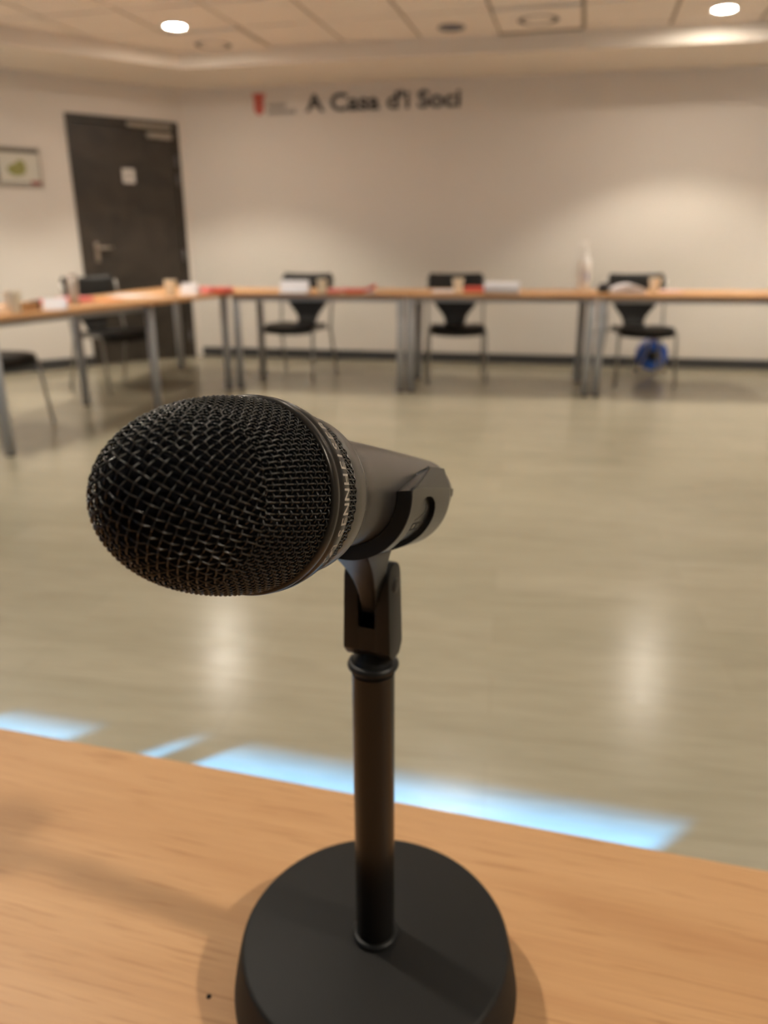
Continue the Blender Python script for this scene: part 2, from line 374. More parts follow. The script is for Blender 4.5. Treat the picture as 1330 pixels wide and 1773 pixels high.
fromdata('pictogram', [box(-.012, .012, -.008, -.005, 1.645, 1.69), xf(revolve([(.0005, .002), (.010, .002), (.010, 0)], 16), Matrix.Translation((0, -.0062, 1.705)) @ Matrix.Rotation(R(90), 4, 'X'))], M_GREYV, sg)

# evacuation plan on the angled wall
pc = lwp(1.60, .0); pa = dang
pw = empty('wall_plan', (*pc, 1.55), pa, 'framed evacuation plan with a green floor map on the angled wall', 'wall plan')
for bx_ in (box(-.25, .25, -.022, 0, 0, .012), box(-.25, .25, -.022, 0, .296, .308), box(-.25, -.238, -.022, 0, .012, .296), box(.238, .25, -.022, 0, .012, .296)): fromdata('frame', [bx_], M_METAL, pw)
fromdata('plan_sheet', [box(-.238, .238, -.010, -.002, .012, .296)], mat('plan_paper', (.62, .60, .52), .5), pw)
fromdata('header_bar', [box(-.238, .238, -.0115, -.0101, .262, .292)], mat('plan_header', (.10, .08, .06), .5), pw)
fromdata('text_column', [box(-.232, -.09, -.0115, -.0101, .03, .255)], mat('plan_column', (.14, .12, .13), .5), pw)
mg = mat('plan_green', (.30, .29, .09), .5)
fromdata('floor_map', [prism([(-.01, .10), (.03, .08), (.08, .085), (.115, .10), (.13, .15), (.115, .20), (.07, .21), (.05, .18), (.01, .17), (-.03, .14)], 0, .0015)], mg, pw).matrix_local = Matrix.Translation((0, -.0101, 0)) @ Matrix.Rotation(R(90), 4, 'X')
fromdata('red_tab', [box(.15, .235, -.0118, -.0101, .016, .046)], mat('plan_red', (.30, .06, .05), .5), pw)
fromdata('footer_line', [box(-.232, .14, -.0115, -.0101, .022, .034)], mat('plan_grey', (.30, .28, .25), .5), pw)

# ------------------------------------------------------------ lettering on the far wall
def bwp(x): return K[1] + (x - K[0]) * (BD.y / BD.x)
bang = math.atan2(BD.y, BD.x)
lt = empty('wall_lettering', (-.70, bwp(-.70), 2.218), bang, 'black letters reading A Casa d\'i Soci high on the far wall', 'lettering')
wd = word("A Casa d'i Soci", .19, .0048, .004)
x0 = min(p[0] for p in wd[0][1]); x1 = max(p[0] for p in wd[-1][1]); sx = 1.405 / (x1 - x0); ch = max(p[1] for p in wd[0][1]); sy = .138 / ch
for c, v, f in wd:
    fromdata('letter', [([((p[0] - x0) * sx, -.005 - p[2], p[1] * sy) for p in v], [tuple(reversed(q)) for q in f])], M_BLACK, lt)
lg = empty('wall_emblem', (-1.135, bwp(-1.135), 2.20), bang, 'red town emblem left of the black wall letters', 'emblem')
def wplate(poly, th=.004): return [xf(prism(poly, 0, th), Matrix.Rotation(R(90), 4, 'X'))]
fromdata('crown', wplate([(-.055, .14), (.055, .14), (.062, .185), (.04, .17), (.02, .187), (0, .172), (-.02, .187), (-.04, .17), (-.062, .185)]), M_REDV, lg)
fromdata('shield', wplate([(-.045, .135), (.045, .135), (.048, .05), (.03, .015), (0, 0), (-.03, .015), (-.048, .05)]), M_REDV, lg)
fromdata('shield_charge', [xf(p, Matrix.Translation((0, -.0041, 0))) for p in wplate([(-.02, .09), (.02, .09), (.012, .06), (-.012, .06)], .001)], mat('pale_red_vinyl', (.5, .2, .15), .6), lg)
sm = empty('small_lettering', (-1.055, bwp(-1.055), 2.205), bang, 'two small grey lines of lettering beside the red emblem', 'lettering')
for row, (z, wtot) in enumerate(((.055, .165), (.0, .27))):
    x = 0
    while x < wtot:
        h = rnd.choice((.030, .030, .042)); wl = rnd.uniform(.014, .022)
        fromdata('letter', [box(x, x + .006, -.004, 0, z, z + h), box(x, x + wl, -.004, 0, z, z + .006), box(x + wl - .006, x + wl, -.004, 0, z, z + .030), box(x, x + wl, -.004, 0, z + .024, z + .030)], M_GREYV, sm); x += wl + .007

# ------------------------------------------------------------ tables
def table_rect(name, origin, yaw, length, depth, top, label, legmat, group, leg_in=.035, leg_r=.028):
    """origin = front left corner on the floor; local x along the front edge, y to the back"""
    o = empty(name, (*origin, 0), yaw, label, 'table', group)
    fromdata('table_top', [bevel(*box(0, length, 0, depth, top - .028, top), .003)], M_BEECH, o)
    for y in (leg_in + .03, depth - leg_in - .03): fromdata('frame_rail', [box(leg_in, length - leg_in, y - .012, y + .012, top - .062, top - .028)], legmat, o)
    for lx, ly in ((leg_in, leg_in), (length - leg_in, leg_in), (leg_in, depth - leg_in), (length - leg_in, depth - leg_in)):
        lg_ = fromdata('leg', [xf(revolve([(leg_r, .012), (leg_r, top - .028)], 20, True, True), Matrix.Translation((lx, ly, 0)))], legmat, o, True)
        fromdata('foot_glide', [xf(revolve([(leg_r * .8, 0), (leg_r * .9, .004), (leg_r * .9, .012)], 20, True, True), Matrix.Translation((lx, ly, 0)))], M_BLACKP, lg_)
    return o
FY = -R(8); fo = Vector((.17, 5.93, 0)); fd = Vector((math.cos(FY), math.sin(FY), 0)); fn = Vector((-math.sin(FY), math.cos(FY), 0))
def fpt(t, n): q = fo + fd * t + fn * n; return (q.x, q.y)
table_rect('meeting_table', fpt(-1.352, -.035), FY, 1.346, .69, .735, 'beech table in the far row, in front of the leftmost chair there', M_STEEL, 'beech meeting tables')
table_rect('meeting_table', fpt(.0, -.035), FY, 1.385, .69, .735, 'beech table in the far row, in front of the middle chair', M_STEEL, 'beech meeting tables')
table_rect('meeting_table', fpt(1.391, -.035), FY, 1.62, .69, .735, 'beech table at the right end of the far row, carrying the bulging white pad', M_STEEL, 'beech meeting tables')
LYAW = math.atan2(.922, .387); le = Vector((.387, .922, 0)).normalized(); lnn = Vector((-le.y, le.x, 0)); lo0 = Vector((-1.985, 4.03, 0))
def lpt(a, b): q = lo0 + le * a + lnn * b; return (q.x, q.y)
table_rect('meeting_table', lpt(-.045, 0), LYAW, 1.345, .72, .735, 'beech table of the left row, reaching the left picture edge', M_STEEL, 'beech meeting tables', .045)
# corner table joining the two rows
cp = [lpt(1.306, 0), fpt(-1.358, -.035), fpt(-1.358, .655), (-1.86, 7.12), lpt(1.306, .72)]
ct = empty('corner_table', (*cp[0], 0), 0, 'beech corner table linking the left row with the far row', 'table', 'beech meeting tables')
rel = [(p[0] - cp[0][0], p[1] - cp[0][1]) for p in cp]; cen = (sum(p[0] for p in rel) / 5, sum(p[1] for p in rel) / 5)
fromdata('table_top', [bevel(*prism(rel, .707, .735), .003)], M_BEECH, ct)
for i, p in enumerate(rel):
    if i in (0, 2, 4): continue
    d = Vector((cen[0] - p[0], cen[1] - p[1], 0)).normalized() * (.07 if i == 3 else .045)
    lg_ = fromdata('leg', [xf(revolve([(.028, .012), (.028, .707)], 20, True, True), Matrix.Translation((p[0] + d.x, p[1] + d.y, 0)))], M_STEEL, ct, True)
    fromdata('foot_glide', [xf(revolve([(.024, 0), (.026, .012)], 20, True, True), Matrix.Translation((p[0] + d.x, p[1] + d.y, 0)))], M_BLACKP, lg_)
# near table under the microphone
ZT = .752
nt_ = table_rect('near_table', tn(-2.24, .382 - .80), -YAW, 2.48, .80, ZT, 'large beech table in the foreground carrying the microphone stand', M_STEEL, None, .05, .036)

# ------------------------------------------------------------ chairs
def chair(loc, yaw, label):
    """local: front = -y"""
    o = empty('stacking_chair', (*loc, 0), yaw, label, 'chair', 'black shell chairs with steel legs')
    # seat: rounded, dished pad
    V, Fc = [], []; nx, ny = 12, 12
    for j in range(ny + 1):
        for i in range(nx + 1):
            u, v = i / nx * 2 - 1, j / ny * 2 - 1
            k = 1 - .10 * (abs(u) ** 4) * (abs(v) ** 4); w_ = .225 - .03 * (v + 1) / 2
            zz = .455 - .012 * (1 - u * u) - .02 * max(0, -v) ** 3 - .006 * v
            V.append((u * w_ * k, v * .215 * k - .02 - .03 * (1 - u * u) * (v < 0) * abs(v), zz))
    n = len(V); V += [(x, y, z - .045) for x, y, z in V]
    for j in range(ny):
        for i in range(nx):
            a = j * (nx + 1) + i; q = (a, a + 1, a + nx + 2, a + nx + 1); Fc += [q, tuple(n + t for t in reversed(q))]
    rim = [i for i in range(nx + 1)] + [j * (nx + 1) + nx for j in range(1, ny + 1)] + [ny * (nx + 1) + i for i in range(nx - 1, -1, -1)] + [j * (nx + 1) for j in range(ny - 1, 0, -1)]
    for a, b in zip(rim, rim[1:] + rim[:1]): Fc.append((b, a, n + a, n + b))
    obj('seat', V, Fc, M_BLACKP, o, True)
    # backrest: wide on top, narrowing to a V at the seat
    V, Fc = [], []; rows = [(.44, .085, .17), (.47, .085, .195), (.51, .10, .208), (.58, .155, .216), (.66, .21, .226), (.70, .226, .232), (.76, .229, .243), (.82, .228, .256), (.846, .215, .262)]
    for z, hw, y in rows:
        for i in range(13):
            u = i / 6 - 1; V.append((u * hw, y - .035 * u * u * (hw / .23) ** 2, z + (.006 * u * u if z > .8 else 0)))
    n = len(V); V += [(x, y + .014, z) for x, y, z in V]
    for j in range(len(rows) - 1):
        for i in range(12):
            a = j * 13 + i; q = (a, a + 1, a + 14, a + 13); Fc += [q, tuple(n + t for t in reversed(q))]
    L_ = len(rows); rim = [i for i in range(13)] + [j * 13 + 12 for j in range(1, L_)] + [(L_ - 1) * 13 + i for i in range(11, -1, -1)] + [j * 13 for j in range(L_ - 2, 0, -1)]
    for a, b in zip(rim, rim[1:] + rim[:1]): Fc.append((b, a, n + a, n + b))
    obj('backrest', V, Fc, M_BLACKP, o, True)
    for s in (-1, 1):
        fromdata('leg', [tube([(s * .235, -.245, .004), (s * .222, -.20, .40), (s * .215, -.17, .428), (s * .21, .05, .426)], .0105, 10)], M_CHROME, o, True)
        fromdata('leg', [tube([(s * .245, .25, .004), (s * .232, .15, .40), (s * .232, .17, .52), (s * .236, .205, .70), (s * .236, .225, .82)], .0105, 10)], M_CHROME, o, True)
    for y, z in ((-.1, .424), (.152, .41)): fromdata('cross_bar', [tube([(-.225, y, z), (.225, y, z)], .009, 8)], M_CHROME, o, True)
    return o
def face(dx, dy): return math.atan2(dx, -dy)        # yaw so that local -y points along (dx,dy)
chair((-.72, 6.62), face(-.33, -.94), 'black chair turned slightly at the far row, behind the white name card and cup')
chair((.60, 6.47), face(-.02, -1), 'black chair at the far row, directly behind the middle beech table')
chair((2.06, 6.31), face(-.0, -1), 'black chair at the far row with the blue cable reel behind it')
chair((-2.12, 6.12), face(.80, -.60), 'black chair at the left row standing in front of the dark door')
chair((-2.42, 4.70), face(.922, -.387), 'black chair at the left picture edge, seat pushed under the left table')

# ------------------------------------------------------------ things on the far tables
TZ = .7352
def cup(x, y, label, h=.10, r=.038):
    o = empty('paper_cup', (x, y, TZ), 0, label, 'cup', 'cream paper cups')
    fromdata('cup_body', [revolve([(r * .72, .0), (r * .74, .004), (r, h - .003)], 28, True)], M_CUP, o, True)
    fromdata('rim', [torus(r, .0022, h - .002, 28, 8)], M_CUP, o, True)
    fromdata('cup_inside', [revolve([(.0005, h * .35), (r * .8, h * .35), (r * .985, h - .003)], 28)], M_COFFEE, o, True)
cup(-.455, 5.95, 'cream paper cup right of the white name card in front of the leftmost far chair')
cup(.556, 5.965, 'cream paper cup in front of the middle far chair', .105, .04)
cup(2.0, 5.90, 'cream paper cup in front of the far chair with the cable reel', .105, .042)
cup(-1.965, 4.22, 'cream paper cup nearest the left picture edge', .115, .042)
cup(-1.50, 5.644, 'cream paper cup standing in front of the dark door', .11, .042)

def name_card(x, y, yaw, w, h, label, m=None):
    m = m or M_PAPER
    o = empty('name_card', (x, y, TZ), yaw, label, 'name card', 'white folded name cards')
    d = h * .55
    fromdata('front_panel', [([(-w / 2, -d, 0), (w / 2, -d, 0), (w / 2, 0, h), (-w / 2, 0, h), (-w / 2, -d + .002, 0), (w / 2, -d + .002, 0), (w / 2, .001, h - .002), (-w / 2, .001, h - .002)], box(0, 1, 0, 1, 0, 1)[1])], m, o)
    fromdata('back_panel', [([(-w / 2, d - .002, 0), (w / 2, d - .002, 0), (w / 2, -.001, h - .002), (-w / 2, -.001, h - .002), (-w / 2, d, 0), (w / 2, d, 0), (w / 2, 0, h), (-w / 2, 0, h)], box(0, 1, 0, 1, 0, 1)[1])], m, o)
name_card(-.665, 6.02, -R(8), .215, .09, 'white folded name card left of a cup, in front of the leftmost far chair')
name_card(-1.86, 4.51, LYAW - R(90) + R(35), .125, .062, 'white folded name card on the left table near the picture edge')
name_card(-1.415, 5.86, -R(10), .13, .08, 'white folded name card right of the cup in front of the door')

def sheet(name, x, y, yaw, w, d, label, m, cat, t=.004, curl=.0, group=None, bump=0.):
    """paper, card or booklet lying flat, edges lifting by curl, middle by bump"""
    o = empty(name, (x, y, TZ), yaw, label, cat, group); nx = 10; V, Fc = [], []
    for j in range(2):
        for i in range(nx + 1):
            u = i / nx * 2 - 1; V.append((u * w / 2, (j - .5) * d, curl * max(0, u) ** 2 + bump * (1 - u * u)))
    n = len(V); V += [(a, b, c + t) for a, b, c in V]
    for i in range(nx):
        a = i; q = (a, a + 1, a + nx + 2, a + nx + 1); Fc += [tuple(reversed(q)), tuple(n + k for k in q)]
    rim = list(range(nx + 1)) + list(range(2 * nx + 1, nx, -1))
    for a, b in zip(rim, rim[1:] + rim[:1]): Fc.append((a, b, n + b, n + a))
    h = obj('cover' if t > .006 else 'page', V, Fc, m, o)
    if t > .006: fromdata('pages', [box(-w / 2 + .004, w / 2 - .006, -d / 2 + .004, d / 2 - .004, .0015, t * .6)], M_PAPER, o)
    return o
G1 = 'coloured card folders on the tables'
sheet('card_folder', -.17, 6.03, -R(8), .21, .16, 'coral red folder lying between the leftmost and middle far chairs', M_RED, 'folder', .026, .035, G1)
sheet('card_folder', -.355, 6.06, -R(8), .13, .16, 'pink leaflet tucked at the left of the coral red folder', M_PINK, 'leaflet', .022, .01, G1)
sheet('card_folder', .70, 6.12, -R(8), .16, .2, 'dark pink folder between a cup and the rolled paper', M_RED, 'folder', .032, .0, G1)
sheet('paper_sheet', .45, 6.05, -R(4), .16, .2, 'flat white paper left of the cup of the middle far chair', M_PAPER, 'paper', .012, .0)
sheet('card_folder', -2.0, 5.03, LYAW, .30, .16, 'pink folder on the left table in front of the black chair by the door', M_PINK, 'folder', .03, .0, G1)
sheet('card_folder', -1.80, 5.21, LYAW - R(10), .12, .16, 'orange leaflet at the end of the pink folder on the left table', M_ORANGE, 'leaflet', .008, .0, G1)
sheet('paper_sheet', -1.80, 5.66, LYAW, .20, .24, 'flat white paper on the corner table left of a cup', M_PAPER, 'paper', .006, .0)
sheet('paper_sheet', -1.63, 5.62, -R(10), .12, .12, 'cream paper slip just left of the cup before the door', M_PAPER2, 'paper', .004, .0)
sheet('card_folder', -1.35, 6.02, -R(8), .13, .16, 'pink folder with a raised edge right of the name card before the door', M_PINK, 'folder', .04, .0, G1)
sheet('card_folder', -1.215, 6.06, -R(8), .11, .16, 'coral red leaflet at the corner of the two table rows', M_RED, 'leaflet', .036, .0, G1)
sheet('paper_sheet', -2.13, 4.24, LYAW, .2, .14, 'cream paper beside the cup at the left picture edge', M_PAPER2, 'paper', .02, .0)
sheet('paper_stack', 1.79, 5.87, -R(8), .235, .17, 'bulging white paper pad in front of the far chair with the cable reel', M_PAPER, 'paper', .03, .0, None, .035)
sheet('paper_sheet', 2.14, 5.98, -R(8), .16, .18, 'pale pink paper right of the rightmost cup', mat('pale_pink_paper', (.80, .55, .52), .8), 'paper', .012, .0)
# rolled paper
ro = empty('paper_roll', (.865, 5.84, TZ + .042), -R(14), 'bright white roll of paper lying on the far middle table', 'paper roll')
rp = [xf(revolve([(.041, -.125), (.042, .125)], 28), Matrix.Rotation(R(90), 4, 'Y')), xf(revolve([(.030, .125), (.0295, -.125)], 28), Matrix.Rotation(R(90), 4, 'Y'))]
fromdata('rolled_sheet', rp, M_PAPER, ro, True)
fromdata('sheet_edge', [xf(revolve([(.030, s * .125), (.0415, s * .125)], 28), Matrix.Rotation(R(90), 4, 'Y')) for s in (-1, 1)], M_PAPER, ro)
# pump bottle
po = empty('pump_bottle', (1.545, 6.2, TZ), R(20), 'tall white hand gel pump bottle with a blue mark on its label', 'bottle')
M_GEL = mat('milky_plastic', (.86, .84, .80), .3)
fromdata('bottle_body', [revolve([(.036, 0), (.040, .006), (.040, .16), (.036, .19), (.018, .215), (.016, .225)], 28, True, True)], M_GEL, po, True)
fromdata('label', [xf(revolve([(.0405, .04), (.0405, .13)], 28), Matrix.Identity(4))], mat('bottle_label', (.72, .70, .68), .5), po, True)
fromdata('blue_mark', [revolve([(.0412, .068), (.0412, .108)], 28)], mat('label_blue', (.10, .14, .42), .5), po, True).scale = (.6, 1.0, 1)
fromdata('pump_collar', [revolve([(.019, .222), (.019, .245), (.010, .25), (.006, .285)], 24)], M_WHITE, po, True)
fromdata('pump_head', [bevel(*box(-.05, .016, -.012, .012, .285, .302), .005)], M_WHITE, po)
for c_ in po.children: c_.data.transform(Matrix.Diagonal((1.2, 1.2, 1.2, 1)))
# small black thing, tall clear cup, dark box
bk = empty('black_gadget', (1.632, 5.93, TZ), 0, 'small black round gadget left of the bulging white pad', 'gadget')
fromdata('housing', [revolve([(.034, 0), (.042, .008), (.045, .035), (.036, .06), (.018, .071), (.0005, .074)], 24, True)], M_BLACKP, bk, True)
fromdata('ring', [torus(.045, .003, .033, 24, 8)], M_STEEL_D, bk, True)
tg = empty('tall_cup', (-1.895, 4.885, TZ), 0, 'tall milky plastic cup beside the pink folder on the left table', 'cup')
M_CLR = mat('milky_clear_plastic', (.72, .62, .54), .25, trans=.45)
fromdata('cup_body', [revolve([(.024, 0), (.026, .003), (.034, .175), (.0325, .175), (.0245, .005), (.0005, .004)], 28, True)], M_CLR, tg, True)
fromdata('rim', [torus(.0335, .002, .175, 28, 8)], M_CLR, tg, True)
db = empty('dark_box', (-1.96, 4.40, TZ), LYAW, 'small brown box with a dark end between cup and name card on the left table', 'box')
fromdata('box_body', [bevel(*box(-.05, .035, -.03, .03, 0, .05), .004)], mat('brown_card', (.42, .25, .12), .7), db)
fromdata('box_end', [bevel(*box(.036, .055, -.03, .03, 0, .055), .003)], mat('dark_purple_card', (.07, .04, .06), .6), db)

# ------------------------------------------------------------ cable reel by the far wall
cr = empty('cable_reel', (2.335, 6.78, 0), -R(10), 'blue cable reel with black hub standing on the floor by the far wall', 'cable reel')
def disc(prof, y, seg=36): return xf(revolve(prof, seg), Matrix.Translation((0, y, .165)) @ Matrix.Rotation(R(90), 4, 'X'))
M_BLUE = mat('blue_plastic', (.012, .085, .42), .4); M_CABLE = mat('pale_cable', (.50, .45, .45), .5)
fromdata('front_flange', [disc([(.035, .012), (.04, .014), (.10, .010), (.125, .012), (.128, .004), (.125, 0), (.035, 0)], -.05)], M_BLUE, cr, True)
fromdata('hub', [disc([(.0005, .022), (.04, .022), (.046, .014), (.046, -.1)], -.05)], M_BLACKP, cr, True)
fromdata('back_flange', [disc([(.035, .006), (.128, .006), (.13, 0), (.128, -.006), (.035, -.006)], .055)], M_BLUE, cr, True)
for k in range(6):
    fromdata('cable_turn', [disc([(.112 + .008 * math.cos(a), .008 * math.sin(a)) for a in [2 * math.pi * q / 8 for q in range(9)]], -.04 + k * .0165, 28)], M_CABLE, cr, True)
for y in (-.066, .068):
    fromdata('stand_frame', [tube([(-.13, y, .008), (-.12, y, .02), (-.05, y, .20), (-.03, y, .31), (.03, y, .31), (.05, y, .20), (.12, y, .02), (.13, y, .008)], .008, 8)], M_METAL, cr, True)
for s in (-1, 1): fromdata('foot_bar', [tube([(s * .13, -.066, .008), (s * .13, .068, .008)], .008, 8)], M_METAL, cr, True)
fromdata('carry_handle', [tube([(0, -.07, .31), (0, .07, .31)], .016, 12)], mat('dark_red_grip', (.16, .02, .03), .5), cr, True)

# ------------------------------------------------------------ microphone
MC = Vector((-.0332, .1760, 1.0230)); MA = Vector((.366, .888, -.277)).normalized()
MX = Vector((MA.y, -MA.x, 0)).normalized(); MY = (-MA).cross(MX).normalized()
MM = Matrix(((MX.x, MY.x, -MA.x, MC.x), (MX.y, MY.y, -MA.y, MC.y), (MX.z, MY.z, -MA.z, MC.z), (0, 0, 0, 1)))
mic = bpy.data.objects.new('microphone', None); COL.objects.link(mic); mic.matrix_world = MM; mic.empty_display_size = .02
tag(mic, 'black handheld vocal microphone with a woven steel grille, held in the stand clip', 'microphone')
M_WIRE = mat('grille_wire', (.062, .060, .057), .26, .85, .6)
M_FOAM = mat('grille_foam', (.003, .003, .004), .95, spec=.1)
M_RING = mat('grille_ring', (.034, .030, .026), .28, .7)
M_BODY = mat('anthracite_body', (.115, .108, .104), .33, .8, bump=(900, .05, .0002))
M_BODY2 = mat('anthracite_collar', (.15, .142, .132), .36, .8)
M_PRINT = mat('silver_print', (.52, .47, .41), .5, .2)
M_DARK = mat('dark_groove', (.008, .008, .008), .6)

mm = .001
GR, GL, GP = 23.0, 45.4, 2.05                       # grille rim radius, depth, roundness
def g_r(z): return GR * max(0, 1 - (z / GL) ** GP) ** (1 / GP)
prof = [(g_r(GL * (1 - (k / 400) ** 2)), GL * (1 - (k / 400) ** 2)) for k in range(401)]
arc = [0]
for a, b in zip(prof, prof[1:]): arc.append(arc[-1] + math.hypot(b[0] - a[0], b[1] - a[1]))
def on_prof(s):
    lo, hi = 0, len(arc) - 1
    while hi - lo > 1:
        mid = (lo + hi) // 2
        if arc[mid] > s: hi = mid
        else: lo = mid
    t = (s - arc[lo]) / max(1e-9, arc[hi] - arc[lo]); a, b = prof[lo], prof[hi]
    return a[0] + t * (b[0] - a[0]), a[1] + t * (b[1] - a[1]), b[0] - a[0], b[1] - a[1]
def dome(rho, phi):
    r, z, dr, dz = on_prof(min(max(rho, 1e-4), arc[-1] - 1e-4)); l = math.hypot(dr, dz); nr, nz = -dz / l, dr / l
    return Vector((r * math.cos(phi), r * math.sin(phi), z)), Vector((nr * math.cos(phi), nr * math.sin(phi), nz))
def wire(V, Fc, pts, nrm, wr, seg=5, closed=False):
    n0 = len(V); n = len(pts)
    for i, p in enumerate(pts):
        a = pts[(i - 1) % n] if closed or i else pts[0]; b = pts[(i + 1) % n] if closed or i < n - 1 else pts[-1]
        t = (b - a).normalized(); bb_ = t.cross(nrm[i]).normalized(); nn = bb_.cross(t)
        for k in range(seg):
            c = 2 * math.pi * k / seg; q = p + wr * (math.cos(c) * nn + math.sin(c) * bb_); V.append((q.x * mm, q.y * mm, q.z * mm))
    for i in range(n if closed else n - 1):
        j = (i + 1) % n
        for k in range(seg):
            k2 = (k + 1) % seg; Fc.append((n0 + i * seg + k, n0 + i * seg + k2, n0 + j * seg + k2, n0 + j * seg + k))
ARC_C = next(arc[k] for k in range(len(arc)) if prof[k][0] > 19.6)   # where the front cap meets the side mesh
PW, WR, AMP = 2.15, .22, .33
V, Fc = [], []; rot = R(-22); N = int(ARC_C / PW) + 1
for fam in (0, 1):
    for j in range(-N, N + 1):
        v0 = j * PW; 
        if abs(v0) >= ARC_C: continue
        um = math.sqrt(ARC_C ** 2 - v0 ** 2); ns = int(um * 2 / (PW / 6)); pts, nr = [], []
        for i in range(ns + 1):
            u = -um + 2 * um * i / max(1, ns); x, y = (u, v0) if fam == 0 else (v0, u)
            ph = math.atan2(y, x) + rot; p, n = dome(math.hypot(x, y), ph)
            h = AMP * math.cos(math.pi * u / PW) * (1 if j % 2 == 0 else -1) * (1 if fam == 0 else -1)
            pts.append(p + n * h); nr.append(n)
        if len(pts) > 2: wire(V, Fc, pts, nr, WR)
ge = empty('grille', (0, 0, 0)); ge.parent = mic
g1 = obj('front_mesh', V, Fc, M_WIRE, ge, True); g1['kind'] = 'stuff'
V, Fc = [], []; NA = 108; PR = 1.8; nrg = int((arc[-1] - ARC_C) / PR); PR = (arc[-1] - ARC_C) / nrg
for k in range(NA):                                  # wires running down the side
    ph = 2 * math.pi * k / NA; pts, nr = [], []
    for i in range(nrg * 4 + 1):
        p, n = dome(ARC_C + i * PR / 4, ph); pts.append(p + n * (AMP * math.cos(math.pi * i / 4) * (1 if k % 2 == 0 else -1))); nr.append(n)
    wire(V, Fc, pts, nr, WR * .95)
for j in range(nrg + 1):                             # wires running round
    pts, nr = [], []
    for i in range(NA * 4):
        p, n = dome(min(ARC_C + j * PR, arc[-1] - .01), 2 * math.pi * i / (NA * 4)); pts.append(p + n * (-AMP * math.cos(math.pi * i / 4) * (1 if j % 2 == 0 else -1))); nr.append(n)
    wire(V, Fc, pts, nr, WR * .95, closed=True)
g2 = obj('side_mesh', V, Fc, M_WIRE, ge, True); g2['kind'] = 'stuff'
fp = [(max(.0005, (r - .75) * mm), (z - .8) * mm) for r, z in prof[4::12]] + [((GR - .75) * mm, -1 * mm)]
fromdata('foam_liner', [revolve(fp, 48)], M_FOAM, ge, True)

def mrev(name, pts, m, parent=mic, seg=96, smooth=True):   # pts: (s, r) in mm, s towards the tail
    o = fromdata(name, [revolve([(r * mm, -s * mm) for s, r in pts], seg)], m, parent, smooth)
    return o
ring = mrev('grille_ring', [(-.2, 22.3), (-1.3, 22.9), (-1.4, 23.5), (-.9, 24.0), (.3, 24.25), (1.2, 24.25), (1.5, 24.0), (2.2, 24.0), (2.6, 24.3), (5.0, 24.3), (7.6, 23.95), (8.0, 23.6), (8.1, 22.8)], M_RING)
# lower woven band
V, Fc = [], []; NB = 112
def band(t, ph):                                     # t 0..1 along the band
    s = 8.3 + 6.8 * t; r = 23.3 - 1.1 * t; n = Vector((math.cos(ph), math.sin(ph), -.3)).normalized()
    return Vector((r * math.cos(ph), r * math.sin(ph), -s)), n
for k in range(NB):
    pts, nr = [], []
    for i in range(17):
        p, n = band(i / 16, 2 * math.pi * k / NB); pts.append(p + n * (.17 * math.cos(math.pi * i / 4) * (1 if k % 2 else -1))); nr.append(n)
    wire(V, Fc, pts, nr, .2)
for j in range(5):
    pts, nr = [], []
    for i in range(NB * 4):
        p, n = band(j / 4, 2 * math.pi * i / (NB * 4)); pts.append(p + n * (.17 * math.cos(math.pi * i / 4) * (1 if j % 2 else -1))); nr.append(n)
    wire(V, Fc, pts, nr, .2, closed=True)
bo = obj('woven_band', V, Fc, M_WIRE, mic, True); bo['kind'] = 'stuff'
mrev('band_liner', [(8.0, 22.7), (15.3, 21.4)], M_FOAM)
mrev('neck_collar', [(15.0, 21.3), (15.1, 22.2), (15.5, 22.4), (23.4, 21.6), (23.8, 21.4), (23.85, 20.9)], M_BODY2)
mrev('seam', [(23.7, 20.95), (24.4, 20.9)], M_DARK)
body = [(24.2, 20.9), (24.3, 21.25), (24.8, 21.3), (27.3, 20.3), (31, 18.9), (35.5, 17.8), (41, 17.1), (48, 16.6), (60, 16.1), (75, 15.5), (90, 14.8), (105, 14.1), (118, 13.4), (124, 13.0)]
mrev('handle', body, M_BODY)
mrev('tail_ring', [(124, 12.8), (124.2, 13.0), (130, 12.7), (132.5, 12.2), (133.2, 11.4), (133.2, 9.8)], M_BODY2)
cn = mrev('connector', [(133.0, 9.8), (126, 9.8), (126, .02)], M_DARK)
for a in (90, 210, 330):
    fromdata('pin', [xf(revolve([(.0012, -.126), (.0012, -.133), (.0002, -.1335)], 10), Matrix.Translation((.004 * math.cos(R(a)), .004 * math.sin(R(a)), 0)))], M_METAL, cn, True)
# small locating lug on the tail rim
fromdata('locating_lug', [xf(bevel(*box(-.0008, .0008, -.0016, .0016, -.0015, .0015), .0003), Matrix.Translation((.0116 * math.cos(R(5)), .0128 * math.sin(R(5)), -.1325)))], M_BODY2, mic)

